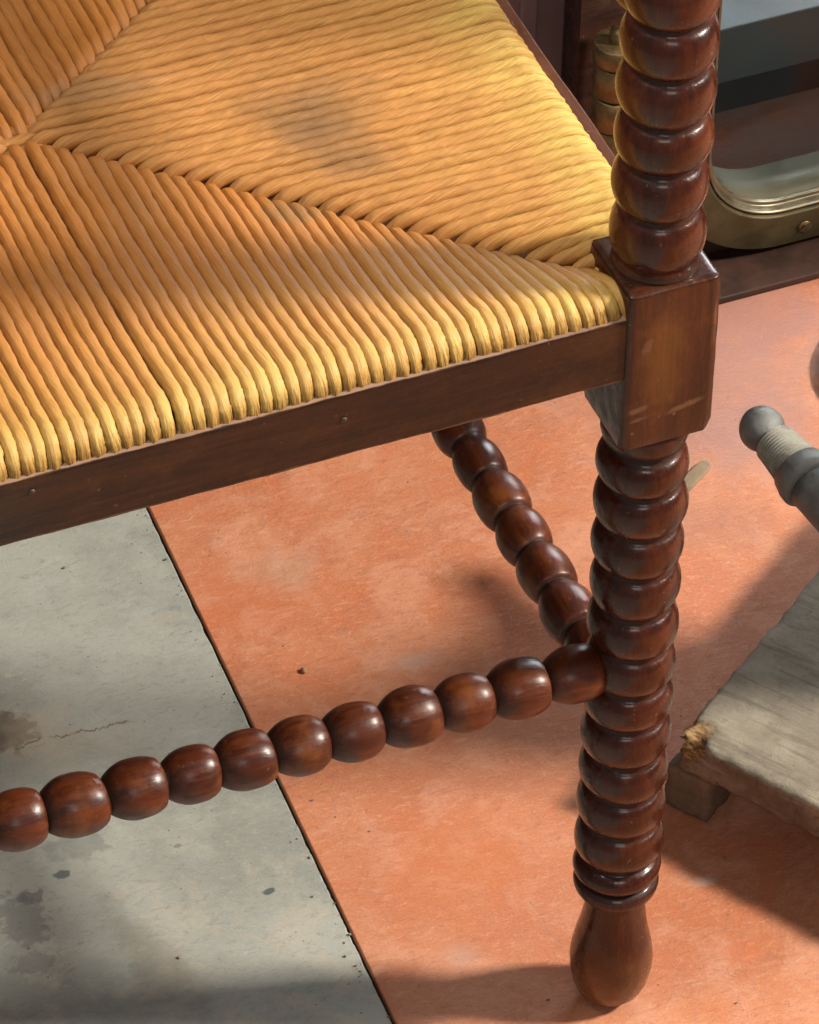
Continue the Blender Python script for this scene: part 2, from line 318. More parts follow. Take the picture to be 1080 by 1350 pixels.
# ------------------------------------------------------------ the floor
fl = link('floor', box_me('floor', -2.5, 3.0, -3.0, 3.0, -.05, -.0035), M['grout'], smooth=False); tag(fl, kind='structure')
GA = Vector((-.1086, .02)); GB = Vector((-.0891, .4135)); gd = (GB - GA).normalized(); gn = Vector((gd.y, -gd.x))
def tile(name, side, m):
    """slab on one side of the joint; its edge slightly chipped"""
    n = 900; ts = np.linspace(-3, 3, n); ts = np.sign(ts) * (np.abs(ts) / 3) ** 2.2 * 3
    e = .0009 + (.0004 * rng.random(n) ** 5 + .00018 * np.sin(ts * 310 + 1) * np.sin(ts * 37) if side < 0 else .00004 * rng.random(n))
    base = np.array([GA.x, GA.y])[None] + ts[:, None] * np.array([gd.x, gd.y])[None]
    N = np.array([gn.x, gn.y]) * side
    rows = []
    for off, z in ((0, -.0034), (0.0, -.0009), (.0003, -.0002), (.0007, 0), (3.2, 0)):
        p = base + N[None] * (e[:, None] + off); rows.append(np.column_stack([p, np.full(n, z)]))
    V = np.stack(rows, 1).reshape(-1, 3); me = grid_mesh(name, V, n, 5, False, cap=False)
    bm = bmesh.new(); bm.from_mesh(me); bmesh.ops.recalc_face_normals(bm, faces=bm.faces)
    if sum(f.normal.z for f in bm.faces) < 0: bmesh.ops.reverse_faces(bm, faces=bm.faces)
    bm.to_mesh(me); bm.free()
    o = link('tile', me, m, fl, smooth=False); return o
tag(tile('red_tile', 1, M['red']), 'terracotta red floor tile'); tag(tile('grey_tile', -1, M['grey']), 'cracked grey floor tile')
# crumbs
def pebble(name, loc, r, m, seed, sq=(1, .7, .6)):
    bm = bmesh.new(); bmesh.ops.create_icosphere(bm, subdivisions=3, radius=r); rs = random.Random(seed)
    k = [Vector((rs.uniform(-1, 1), rs.uniform(-1, 1), rs.uniform(-1, 1))).normalized() for _ in range(9)]
    for v in bm.verts:
        d = v.co.normalized(); s = min(1.0, min(.78 / max(.2, d.dot(a)) if d.dot(a) > .2 else 9 for a in k)); v.co = v.co * s
        v.co = Vector((v.co.x * sq[0], v.co.y * sq[1], v.co.z * sq[2]))
    me = bpy.data.meshes.new(name); bm.to_mesh(me); bm.free()
    return link(name, me, m, None, (loc[0], loc[1], loc[2]), (0, 0, rs.uniform(0, 3)))
tag(pebble('pebble', (-.0573, .2698, .0012), .0022, M['chip'], 3), 'tiny pale pebble lying on the red floor tile', 'pebble')
ch = []
n = 24; th = np.linspace(0, 2 * np.pi, n, endpoint=False)
ox = .020 * np.sign(np.cos(th)) * np.abs(np.cos(th)) ** .7; oy = .0045 * np.sign(np.sin(th)) * np.abs(np.sin(th)) ** .6 * (1 + .2 * np.cos(th * 2 + 1))
V = np.concatenate([np.column_stack([ox * s, oy * s, np.full(n, z)]) for s, z in ((.97, .0002), (1, .0012), (.92, .0022))])
me = grid_mesh('wood_chip', V, 3, n, True)
tag(link('wood_chip', me, M['chip'], None, (.197, .3300, 0), (0, 0, R(36)), smooth=False), 'flat pale wood chip on the red tile behind the chair leg', 'wood chip')

# ------------------------------------------------------------ the chair
chair = empty('armchair', (0, 0, 0))
tag(chair, 'rush seated wooden armchair with bobbin turned legs and stretchers', 'chair')
RG, RB = .0155, .0219
def rings(zs, rg=RG, rb=RB, seed=1, npt=14, skew=.0):
    """stack of turned rings between the groove heights zs (ascending)"""
    rs = random.Random(seed); out = []
    for a, b in zip(zs[:-1], zs[1:]):
        R_ = rb * (1 + rs.uniform(-.012, .012))
        for k in range(npt):
            u = k / npt; s = math.sin(math.pi * u) ** .52
            out.append((a + (b - a) * u, rg + (R_ - rg) * s, max(0, 1 - s * 1.6)))
    out.append((zs[-1], rg, 1)); return out
GL = [.1025, .1271, .1519, .1759, .2002, .2236, .2488, .2741, .3006, .3262, .352, .3745]
foot = [(.0000, .0002, .6), (.0000, .006, .7), (.0008, .0095, .5), (.003, .0128, .4), (.008, .0168, .25), (.014, .0190, .1), (.022, .0203, 0), (.030, .0207, 0), (.036, .0202, 0), (.044, .0188, 0), (.052, .0171, 0), (.060, .0158, .05), (.068, .0150, .15), (.075, .0146, .3), (.0785, .0146, .8),
        (.0790, .0168, .7), (.0800, .0192, .6), (.0815, .0208, .5), (.084, .0213, .4), (.0865, .0208, .5), (.0882, .0192, .8), (.0888, .0178, 1)]
fr = []
for a, b in zip(foot[:-1], foot[1:]):
    for k in range(3): fr.append(tuple(a[i] + (b[i] - a[i]) * k / 3 for i in range(3)))
legprof = fr + rings([.0888] + GL[0:], seed=3) + [(.3765, .0165, .9), (.379, .0195, .7), (.384, .0208, .5), (.395, .0212, .4)]
leg_me = lathe('leg', legprof, 96, .00022, seed=2)
GU = [.4885, .5205 - .0035, .5445 - .001, .5704, .5977, .6237, .650, .676, .702, .728, .742]
GU = [.4870, .5170, .5435, .5695, .5965, .6230, .650, .676, .702, .726]
upprof = [(.478, .0190, .3), (.4842, .0196, .8), (.4855, .0200, .6)] + [(.4862, .0196, .8)] + rings(GU, seed=5)[1:] + [(.728, .017, .3), (.734, .0195, .1), (.742, .0205, 0), (.746, .0190, .2), (.747, .001, .5)]
post_me = lathe('arm_post', upprof, 96, .00022, seed=4)
def block_mesh():
    bm = bmesh.new(); w = .0224; z0, z1 = .3922, .4842; n = 13
    # square block, finely divided so that edges can be worn uneven
    bmesh.ops.create_cube(bm, size=1)
    for v in bm.verts: v.co = Vector((v.co.x * 2 * w, v.co.y * 2 * w, (z0 + z1) / 2 + v.co.z * (z1 - z0)))
    bmesh.ops.bevel(bm, geom=list(bm.edges), offset=.0012, segments=2, affect='EDGES')
    bmesh.ops.subdivide_edges(bm, edges=[e for e in bm.edges if e.calc_length() > .02], cuts=14, use_grid_fill=True)
    for v in bm.verts:
        zc = (v.co.z - z0) / (z1 - z0); rr = math.hypot(v.co.x, v.co.y)
        # turned shoulders: the lathe cut rounds the corners off at the lower end
        if zc < .16:
            f = (.16 - zc) / .16; lim = .0320 - .0034 * f ** 2.4
            if rr > lim: v.co.x *= lim / rr; v.co.y *= lim / rr
        if zc > .97:
            lim = .0300
            if rr > lim: v.co.x *= lim / rr; v.co.y *= lim / rr
        s = .00025 * math.sin(v.co.z * 310 + v.co.x * 200) + .0002 * math.sin(v.co.z * 790 + v.co.y * 500)
        v.co.x *= 1 + s * 10; v.co.y *= 1 + s * 10
    me = bpy.data.meshes.new('corner_block'); bm.to_mesh(me); bm.free()
    a = me.attributes.new('dirt', 'FLOAT', 'POINT'); return me
block_me = block_mesh()
LEGS = [(0, 0, 0), (-.47, 0, 1.7), (0, .440, 2.9), (-.47, .440, 4.4)]
for i, (lx, ly, rz) in enumerate(LEGS):
    link('leg', leg_me, M['turned'], chair, (lx, ly, 0), (0, 0, rz))
    b = link('corner_block', block_me, M['block'], chair, (lx, ly, 0)); flat_norm(b)
    link('arm_post', post_me, M['turned'], chair, (lx, ly, 0), (0, 0, rz))

# stretchers: barrel beads, blunt at the end nearer the post
def beads(cuts, R_=.0142, rg=.0080, seed=0, npt=18, soft=1.0):
    rs = random.Random(seed); out = []
    for a, b in zip(cuts[:-1], cuts[1:]):
        rr = R_ * (1 + rs.uniform(-.035, .035)) * (1.0 + .5 * min(.08, ((b - a) - .0272) / .0272))
        kl, kr = rs.uniform(.40, .48) * soft, rs.uniform(.22, .30) * soft
        for u in (0, .012, .03, .07, .12, .18, .25, .33, .42, .51, .60, .68, .76, .83, .88, .92, .945, .962, .975, .985, .993):
            d_ = (u - .50) / .5
            r_ = rr * (1 - (kl if d_ < 0 else kr) * abs(d_) ** (2.0 if d_ < 0 else 3.0))
            if u < .03: r_ = min(r_, rg + .0014 * u / .03)
            if u > .945: r_ = rg + (r_ - rg) * math.sqrt(max(0, 1 - ((u - .945) / .055) ** 2))
            out.append((a + (b - a) * u, max(r_, rg), max(0, 1.0 - u * 4.0) if u < .5 else max(0, (u - .97) * 30)))
    out.append((cuts[-1], rg, 1)); return out
FS = [-.0165, -.0447, -.0732, -.0999, -.1292, -.1567, -.1837, -.2109, -.2380, -.2664, -.2965, -.3235, -.3515, -.379, -.406, -.432, -.455]
fs_prof = beads([-.455 + 0 if False else -c for c in sorted([-x for x in FS], reverse=True)], seed=6)   # z from -.455 up to -.0165
fs_me = lathe('front_stretcher', [(-.462, .006, 1)] + fs_prof + [(-.008, .0075, 1)], 72, .0002, seed=9)
def aim(o, frm, to):
    d = (Vector(to) - Vector(frm)).normalized(); o.rotation_mode = 'QUATERNION'; o.rotation_quaternion = d.to_track_quat('Z', 'Y')
# front: from post (0,0,.2345) to the left leg at z .2475 (the stretcher is not quite level)
o = link('front_stretcher', fs_me, M['bead'], chair, (0, 0, .2338)); aim(o, (-.47, 0, .2462), (0, 0, .2338))
o = link('back_stretcher', fs_me, M['bead'], chair, (0, .425, .2338)); aim(o, (-.47, .425, .2462), (0, .425, .2338))
SS = [.0539 - .0285, .0539, .0840, .1120, .1390, .1675, .1940, .2215, .249, .277, .304, .331, .358, .385, .408]
ss_prof = beads([-c for c in sorted(SS, reverse=True)], R_=.0134, rg=.0094, soft=.85, seed=8)
ss_me = lathe('side_stretcher', [(-.418, .006, 1)] + ss_prof + [(-.008, .0075, 1)], 72, .0002, seed=12)
for sx in (0, -.47):
    o = link('side_stretcher', ss_me, M['bead'], chair, (sx, 0, .2020)); aim(o, (0, .425, .2125), (0, 0, .2020))
# bobbin rail under the arms
ar_prof = beads([-c for c in sorted([.018 + .0262 * k for k in range(16)], reverse=True)], R_=.0150, seed=14)
ar_me = lathe('arm_spindle', ar_prof, 60, .0002, seed=15)
for sx in (0, -.47):
    o = link('arm_spindle', ar_me, M['bead'], chair, (sx, 0, .6185)); aim(o, (0, .425, .6185), (0, 0, .6185))
    o = link('armrest', box_me('armrest', sx - .024, sx + .024, -.05, .45, .747, .768, .008, 4), M['raily'], chair)

# seat rails: thin covering strips all round
def rail_mesh(name, L0, L1, face, back, z0, z1, axis, sgn):
    n = 120; ss = np.linspace(L0, L1, n); pr = []
    # profile (out, z): out = distance outwards
    P = [(back, z0 + .0003), (face - .0010, z0), (face - .0003, z0 + .0004), (face, z0 + .0014), (face, (z0 + z1) / 2), (face, z1 - .0022), (face - .0004, z1 - .0009), (face - .0013, z1 - .0001), (back, z1)]
    V = []
    for i, s in enumerate(ss):
        for (o_, z) in P:
            wz = .00022 * math.sin(s * 70 + z * 40) + .00012 * math.sin(s * 240)
            wo = .00018 * math.sin(s * 55 + 1) if o_ > back else 0
            q = o_ + wo
            V.append((s, sgn * q, z + wz) if axis == 'x' else (sgn * q, s, z + wz))
    me = grid_mesh(name, np.array(V), n, len(P), True); me.attributes.new('dirt', 'FLOAT', 'POINT'); return me
o = link('front_rail', rail_mesh('front_rail', -.4475, -.0225, .0207, .0135, .4345, .4710, 'x', -1), M['rail'], chair, smooth=False)
o = link('back_rail', rail_mesh('back_rail', -.4475, -.0225, .0207, .0135, .4345, .4710, 'x', 1), M['rail'], chair, (0, .400, 0), smooth=False)
o = link('side_rail', rail_mesh('side_rail', .0225, .4025, .0205, .0125, .4345, .4708, 'y', 1), M['raily'], chair, smooth=False)
o = link('side_rail', rail_mesh('side_rail', .0225, .4025, .0205, .0125, .4345, .4708, 'y', -1), M['raily'], chair, (-.47, 0, 0), smooth=False)
for bx in ((-.303, .4620), (-.158, .4560)):
    me = lathe('nail', [(-.001, .0016, .5), (.0001, .0017, .5), (.0006, .0013, .2), (.0008, .0001, 0)], 14, .0001)
    link('nail', me, M['nail'], chair, (bx[0], -.0206, bx[1] - .0), (R(90), 0, 0))

# the rush seat
CX, CY = -.235, .186; FX0 = -.018; HX, HY = .2475, .2050; ZT = .4815
def core_mesh():
    gx = np.linspace(-HX + .006, HX - .006, 140); gy = np.linspace(-HY + .005, HY - .005, 130); X, Y = np.meshgrid(gx, gy, indexing='ij')
    rx, ry = np.abs(X) / HX, np.abs(Y) / HY; ds = np.abs(rx - ry) * .9 * HY; at = np.minimum(rx, ry)
    Z = ZT - (.0088 * at ** 1.3 * np.exp(-ds / .022)) - .0046 - .012 * np.clip((np.maximum(rx, ry) - .90) / .10, 0, 1) ** 2.5
    top = np.stack([X + CX, Y + CY, Z], -1).reshape(-1, 3)
    return grid_mesh('seat_core', top, 140, 130, False, cap=False)
seat = link('seat', core_mesh(), M['under'], chair)
seat['label'] = 'woven rush seat pad in four triangles'

def strand(name, P, L, ra, rb_, mat, twist, seed, nv=16, fine=True):
    """P path (n,3); L lateral unit vectors; ra lateral, rb normal radius (n)."""
    n = len(P); T = np.gradient(P, axis=0); T /= np.linalg.norm(T, axis=1)[:, None]
    L = L - (L * T).sum(1)[:, None] * T; L /= np.linalg.norm(L, axis=1)[:, None]
    N = np.cross(L, T); flip = N[len(N) // 3, 2] < 0
    if flip: N = -N
    tilt = R(-10) if not twist else R(4)
    L, N = L * math.cos(tilt) + N * math.sin(tilt), N * math.cos(tilt) - L * math.sin(tilt)
    s = np.concatenate([[0], np.cumsum(np.linalg.norm(np.diff(P, axis=0), axis=1))])
    th = (-1 if flip else 1) * np.linspace(0, 2 * np.pi, nv, endpoint=False)[None]; rs = np.random.default_rng(seed); ph = rs.uniform(0, 6.28, 8)
    if twist:
        tw = (1 if flip else -1) * -85 * s[:, None] + 1.2 * np.sin(s[:, None] * 60 + ph[3])
        m = 1 + .035 * np.cos(2 * (th + tw) + ph[0]) + .05 * np.abs(np.cos(2.5 * (th + tw) + ph[1])) + .03 * np.cos(9 * (th + tw) + ph[2]) - .02 + .03 * np.sin(s[:, None] * 400 + ph[4])
    else:
        tw = 70 * s[:, None]
        m = 1 + .015 * np.cos(3 * (th + tw) + ph[0]) + .015 * np.sin(s[:, None] * 260 + ph[1] + th) + .018 * np.sin(s[:, None] * 610 + ph[2] - 2 * th)
    m = m + .02 * rs.standard_normal(m.shape)
    ct, sn = np.cos(th), np.sin(th)
    if twist: ct = np.sign(ct) * np.abs(ct) ** .86; sn = np.sign(sn) * np.abs(sn) ** .86
    if not twist:
        ct = np.sign(ct) * np.abs(ct) ** .62; sn = np.sign(sn) * np.abs(sn) ** .70
        jag = np.convolve(rs.standard_normal(n + 4), [.3, .7, .3], 'same')[2:-2][:, None]
        m = m + .05 * jag * np.abs(ct) ** 3
        # pleats where the flat rush is folded over the rail
        k = np.clip((np.arange(n) - (n - 19)) / 10., 0, 1)[:, None]
        m = m + k * (.07 * np.cos(5 * th + ph[5]) + .06 * np.cos(9 * th + ph[6]))
    V = P[:, None, :] + L[:, None, :] * (ra[:, None] * m * ct)[..., None] + N[:, None, :] * (rb_[:, None] * m * sn)[..., None]
    me = grid_mesh(name, V.reshape(-1, 3), n, nv, True, uv=(s, None))
    return link('rush_strand', me, mat, seat)

def region(axis, sgn, N, twist, mat, seed):
    """strands running along `axis` out to the rim on side sgn. a = coordinate along the rim (relative to centre), b = outward distance"""
    Ha, Hb = (HX, HY) if axis == 'y' else (HY, HX)         # half length of the rim, outward half size
    rs = np.random.default_rng(seed)
    # strand positions from -1..1 at rim and seam
    t = np.linspace(-1, 1, 2 * N + 1); t = (t[:-1] + t[1:]) / 2
    t = t + rs.normal(0, .07, 2 * N) / (2 * N) * 2 * .6
    if axis == 'y': t = t + .004 * np.sign(t)
    amax_rim = (Ha - .030) if axis == 'y' else (Ha - .024); amax_seam = amax_rim * (.945 if axis == 'y' else .975)
    for i in range(2 * N):
        ti = t[i]; at = abs(ti)
        ar = ti * amax_rim; as_ = ti * amax_seam
        bs = abs(as_) / Ha * Hb                               # outward distance of the seam there
        blen = Hb - bs
        if blen < .012: continue
        pitch_r = amax_rim / N; pitch_s = amax_seam / N
        rr = .0145 if axis == 'y' else .0135
        # path parametrised by outward b
        nm = max(14, int(blen / (.0011 if twist else .0022)))
        rb0 = .0033; b_in = np.linspace(bs + (.0006 if axis == 'y' else .0022), Hb - rr, nm)
        dseam = b_in - bs
        val = (.0085 * at ** 1.3 * np.exp(-dseam / .020) - .0028 * (1 - at) * np.exp(-dseam / .03)) * (1.0 if axis == 'y' else 1.05)
        z = ZT - val + .0045 * np.clip((b_in - Hb + .06) / .06, 0, 1) ** 1.5 * (1 if axis == 'y' else .6)
        ztop = z[-1]
        z = z - (.0016 if axis == 'y' else .0040) * np.exp(-(dseam - .0035) / .0022)
        ph = rs.uniform(0, 6.28, 3); z = z + .00025 * np.sin(b_in * 120 + ph[0])
        # dive at seam
        pre_b = np.array([bs - .006, bs - .0030, bs - .0008 if axis == 'y' else bs + .0008]); pre_z = z[0] + np.array([-.0125, -.0085, -.0030])
        a_arc = np.linspace(0, R(96), 24)[1:]
        arc_b = Hb - rr + (rr - rb0) * np.sin(a_arc); arc_z = ztop - rr + rb0 + (rr - rb0) * np.cos(a_arc)
        tail_b = np.array([arc_b[-1] - .0012, arc_b[-1] - .004]); tail_z = np.array([arc_z[-1] - .002, arc_z[-1] - .004])
        b = np.concatenate([pre_b, b_in, arc_b, tail_b]); zz = np.concatenate([pre_z, z, arc_z, tail_z])
        f = np.clip((b - bs) / blen, 0, 1)
        a = as_ + (ar - as_) * f ** .9 + .00016 * np.sin(b * 45 + ph[1]) + .00005 * np.sin(b * 190 + ph[2])
        halfw = (pitch_s + (pitch_r - pitch_s) * f) / 2
        ra = halfw * (1.0 if not twist else .93); rb_ = np.full_like(ra, .0036 if not twist else .0040)
        ra = ra * (1 - .10 * np.exp(-np.clip(b - bs + .004, 0, 1) / .003)) 
        kk = rs.uniform(.92, 1.07); ra = ra * kk * (1 + .03 * np.sin(b * 130 + ph[0])); rb_ = rb_ * (2 - kk) ** .5
        zz = zz - .0035 + rs.normal(0, .00022)
        # pinched, uneven ends where the rush is tucked behind the rail
        e = np.clip((a_arc[-1] - 0) * 0 + (np.arange(len(b)) - (len(b) - 16)) / 12., 0, 1)
        ra = ra * (1 + rs.uniform(-.06, .10) * e) if not twist else ra
        a = a + rs.normal(0, .0003) * e
        if axis == 'y':
            P = np.column_stack([CX + a, CY + sgn * b, zz]); L = np.tile([1., 0, 0], (len(P), 1))
        else:
            P = np.column_stack([CX + sgn * b, CY + a, zz]); L = np.tile([0, 1., 0], (len(P), 1))
        strand('rush_strand', P, L, ra, rb_, mat, twist, seed * 1000 + i, 18 if twist else 16)
region('y', -1, 34, False, M['rush'], 1)     # front triangle
region('x', +1, 26, True, M['cord'], 2)      # right triangle
region('y', +1, 34, False, M['rush'], 3)     # back triangle
region('x', -1, 26, True, M['cord'], 4)      # left triangle
for k, (dy, x0, x1) in enumerate(((-.0068, -.014, .013), (.0002, -.018, .016), (.0070, -.014, .013))):
    xx = np.linspace(x0, x1, 26); e = 1 - np.abs(np.linspace(-1, 1, 26)) ** 4
    P = np.column_stack([CX + xx, CY + dy + .0012 * np.sin(xx * 120 + k), ZT - .0045 - .004 * (1 - e)])
    strand('rush_strand', P, np.tile([0, 1., 0], (26, 1)), np.full(26, .0037), np.full(26, .0036), M['cord'], True, 900 + k)

# ------------------------------------------------------------ dusty wooden platform, front right
u = Vector((.575, -.818)); v = Vector((.818, .575))
plat = empty('platform', (.0835, .1055, 0), math.atan2(u.y, u.x))     # local +x = along the front edge, +y = along the left edge
tag(plat, 'low dusty wooden platform with a chewed corner on block feet', 'platform')
def worn_box(name, x0, x1, y0, y1, z0, z1, cuts, seed, wear=.0012, rnd=.003, corner=None):
    bm = bmesh.new(); bmesh.ops.create_cube(bm, size=1)
    for q in bm.verts: q.co = Vector(((x0 + x1) / 2 + q.co.x * (x1 - x0), (y0 + y1) / 2 + q.co.y * (y1 - y0), (z0 + z1) / 2 + q.co.z * (z1 - z0)))
    for ax, c in zip(range(3), cuts):
        es = [e for e in bm.edges if abs((e.verts[0].co - e.verts[1].co)[ax]) > 1e-4 and abs((e.verts[0].co - e.verts[1].co).normalized()[ax]) > .99]
        bmesh.ops.subdivide_edges(bm, edges=es, cuts=c, use_grid_fill=True)
    from mathutils import noise
    for q in bm.verts:
        ed = [min(q.co.x - x0, x1 - q.co.x), min(q.co.y - y0, y1 - q.co.y), min(q.co.z - z0, z1 - q.co.z)]
        n1 = noise.noise(q.co * 120 + Vector((seed, 0, 0))); n2 = noise.noise(q.co * 420 + Vector((0, seed, 0)))
        c = Vector(((x0 + x1) / 2, (y0 + y1) / 2, (z0 + z1) / 2))
        near = sorted(ed)[:2]; k = max(0, 1 - (near[0] + near[1]) / rnd)
        d = Vector((math.copysign(1 if ed[0] < rnd else 0, c.x - q.co.x), math.copysign(1 if ed[1] < rnd else 0, c.y - q.co.y), math.copysign(1 if ed[2] < rnd else 0, c.z - q.co.z)))
        q.co += d * k * (wear * (1 + 1.2 * n1 + .6 * n2)) + Vector((n2, n1, n2)) * wear * .12
        if corner:
            dd = (q.co - Vector(corner)).length
            if dd < .022:
                f = (1 - dd / .022); q.co += Vector((.35, .45, -.35 if q.co.z > (z0 + z1) / 2 else 0)) * f * .008 * (1 + n2 * 1.6 + n1)
    if corner:
        for q in bm.verts: q.co.y -= .060 * q.co.x * (1 - q.co.y / .3)
    me = bpy.data.meshes.new(name); bm.to_mesh(me); bm.free(); return me
def board_mat():
    t = NT('dusty_board_all'); P = t.tc.outputs['Object']; nz = t.sep(t.geo.outputs['True Normal'])[2]; x, y, z = t.sep(P)
    n1 = t.noise(P, 35, 6, .65); n2 = t.noise(P, 210, 6, .75); n3 = t.noise(P, 900, 4, .7); g_ = t.noise(t.map(P, scale=(.10, 1, 1)), 200, 4, .6)
    dust = t.mix(t.ramp(n1, .35, .65), (.25, .215, .165), (.37, .32, .245)); dust = t.mix(t.ramp(n2, .48, .3, 0, .5), dust, (.15, .13, .10)); dust = t.mix(t.ramp(g_, .50, .34, 0, .55), dust, (.16, .13, .10))
    side = t.mix(t.ramp(n1, .35, .65), (.16, .11, .07), (.27, .20, .14)); side = t.mix(t.ramp(n2, .5, .3, 0, .8), side, (.06, .035, .02)); side = t.mix(t.ramp(g_, .55, .7, 0, .5), side, (.36, .29, .22))
    topm = t.ramp(t.math('ADD', z, t.math('MULTIPLY', t.math('SUBTRACT', n2, .5), .007)), .0495, .0520)
    c = t.mix(topm, side, dust)
    # raw broken wood at the corner
    d = t.vlen(t.map(t.vadd(P, (-.004, -.004, -.050)), scale=(1, 1, 1))); d = t.math('ADD', d, t.math('MULTIPLY', t.math('SUBTRACT', t.noise(P, 160, 4, .7), .5), .02))
    raw = t.mix(t.ramp(t.noise(t.map(P, scale=(.3, 1, 1)), 420, 4, .7), .4, .65), (.15, .075, .028), (.46, .29, .13))
    c = t.mix(t.ramp(d, .0165, .009), c, raw)
    t.set(Base_Color=c, Roughness=.88, Specular_IOR_Level=.25)
    n = t.bump(n2, .5, .0015); n = t.bump(g_, .4, .0008, n); n = t.bump(n3, .3, .0004, n); t.set(Normal=n); return t.m
BM = board_mat()
link('board', worn_box('board', 0, .34, 0, .30, .0305, .0535, (110, 100, 8), 3, .0010, .004, (0, 0, .0535)), BM, plat)
fm = worn_box('foot_block', .0, .027, .0, .034, .0, .0304, (16, 18, 14), 5, .0010, .004)
for fx, fy in ((-.001, -.004 + .004), (.30, .004), (.0, .262), (.30, .262)):
    link('foot_block', fm, M['foot'], plat, (fx - .0045, fy - .001, 0))

# ------------------------------------------------------------ grey metal pipe with a rounded tip, behind the platform
pipe = empty('metal_fitting', (.2, .2, .12)); tip = Vector((.1893, .2375, .12))
tag(pipe, 'grey oxidised metal pipe with rounded tip and ribbed collar above the platform', 'metal fitting')
pipe.location = tip; d = Vector((.135, -.985, -.03)).normalized(); pipe.rotation_mode = 'QUATERNION'; pipe.rotation_quaternion = d.to_track_quat('Z', 'Y'); pipe.scale = (1.22,) * 3
def put(name, prof, m, nv=48, wob=.00015, seed=3): return link(name, lathe(name, prof, nv, wob, seed=seed), m, pipe)
rb = .0100
put('tip', [(-rb + .00001, .0001)] + [(-rb * math.cos(a), rb * math.sin(a)) for a in np.linspace(.15, 2.45, 22)] + [(.0085, .0062), (.0105, .006)], M['pewter'])
pr = []
for k in range(11):
    z0 = .0095 + k * .00165; r0 = .0087 + k * .00016
    pr += [(z0, r0), (z0 + .0004, r0 + .00070), (z0 + .0009, r0 + .00072), (z0 + .0013, r0 - .0002)]
put('ribbed_collar', [(.0090, .0055)] + pr + [(.028, .0100), (.0285, .006)], M['chalky'])
put('flange', [(.0278, .006), (.0280, .0112), (.0286, .0122), (.0315, .0128), (.034, .0136), (.0375, .0137), (.0385, .0130), (.0400, .0118), (.0405, .006)], M['pewter'])
put('pipe', [(.040, .008), (.041, .0115), (.048, .0114), (.075, .0118), (.10, .0125), (.106, .0128), (.107, .004)], M['pewter'])
bpy.context.view_layer.update(); Q = pipe.matrix_world.inverted()
def part_at(name, prof, m, a, b):
    '''turned piece from world point a towards b'''
    o = link(name, lathe(name, prof, 48, .0002, seed=5), m, pipe)
    a = Q @ Vector(a); b = Q @ Vector(b); o.location = a; o.rotation_mode = 'QUATERNION'; o.rotation_quaternion = (b - a).to_track_quat('Z', 'Y')
    o.scale = (1 / 1.22,) * 3; return o
BX, BY = .33, .086
part_at('elbow', [(-.0155, .001), (-.014, .009), (-.008, .0148), (0, .0165), (.008, .0155), (.012, .0135), (.09, .0125), (.12, .0125), (.125, .003)], M['pewter'], (.2065, .1105, .1160), (BX, BY, .13))
part_at('shadow_body', [(.0, .001), (0, .052), (.004, .054), (.010, .053), (.014, .047), (.04, .047), (.05, .049), (.21, .049), (.225, .047), (.235, .040), (.238, .001)], M['pewter'], (BX, BY, .0537), (BX, BY, 1))  # out of view; shaped to cast shade over the board and floor
part_at('shadow_column', [(.0, .001), (0, .022), (.006, .023), (.012, .018), (.66, .018), (.665, .025), (.69, .025), (.695, .0005)], M['pewter'], (BX, BY - .028, .2925), (BX, BY - .028, 1))  # out of view; added to cast the shade band on seat and floor

# ------------------------------------------------------------ blue grey round tin at the right edge
tin = lathe('round_tin', [(0, .001), (0, .056), (.0008, .058), (.0045, .058), (.0058, .0570), (.0060, .0555), (.0050, .0545), (.0048, .001)], 96, .0001)
t_ = link('round_tin_lid', tin, M['slate'], None, (.3555, .362, .0)); tag(t_, 'blue grey round tin lid lying on the red floor at the right', 'lid')

# ------------------------------------------------------------ brass framed window leaf
win = empty('window_leaf', (.197, .49, 0)); tag(win, 'brass framed window leaf on a dark wood panel standing behind the chair', 'window')
ox0, oz0 = .2515 - .197, .0095; ix0, iz0 = .2785 - .197, .0357
W1, H1 = .62, .60
def rrect(x0, z0, x1, z1, r, n=20):
    pts = []
    for cx, cz, a0 in ((x0 + r, z0 + r, 180), (x1 - r, z0 + r, 270), (x1 - r, z1 - r, 0), (x0 + r, z1 - r, 90)):
        for k in range(n): a = R(a0 + 90 * k / (n - 1)); pts.append((cx + r * math.cos(a), cz + r * math.sin(a)))
    return pts
def loops(name, L, m, parent=win):
    """L: list of (x0,z0,x1,z1,r,y) rounded rectangles joined in order"""
    n = 20; V = []
    for (x0, z0, x1, z1, r, y) in L: V += [(px, y, pz) for px, pz in rrect(x0, z0, x1, z1, r, n)]
    me = grid_mesh(name, np.array(V), len(L), 4 * n, True, cap=False)
    bm = bmesh.new(); bm.from_mesh(me); bmesh.ops.recalc_face_normals(bm, faces=bm.faces); bm.to_mesh(me); bm.free()
    return link(name, me, m, parent, smooth=True)
def RR(o_, y, ro):                           # o_ = inset from the outer edge
    return (ox0 + o_, oz0 + o_, W1 - o_, H1 - o_, max(.004, ro - o_ * .9), y)
fo = loops('frame', [RR(0, .006, .075), RR(0, -.004, .075), RR(.0008, -.0052, .075), RR(.0215, -.0056, .075), RR(.0228, -.0050, .075), RR(.0236, -.002, .075), RR(.0236, .006, .075), RR(0, .006, .075)], M['brass'])
flat_norm(fo)
lp = loops('glazing_lip', [RR(.0236, .004, .075), RR(.0237, -.0030, .075), RR(.0243, -.0040, .075), RR(.0252, -.0038, .075), RR(.0258, -.002, .075), RR(.0262, .001, .075), RR(.0272, .002, .075), RR(.0284, .0015, .075), RR(.0290, .0040, .075), RR(.0236, .006, .075)], M['steel'])
rv = loops('reveal', [RR(.0236, .006, .075), RR(.0262, .006, .075), RR(.0258, .038, .075), RR(.020, .038, .075), RR(.020, .008, .075), RR(.0236, .006, .075)], M['brassbright'])
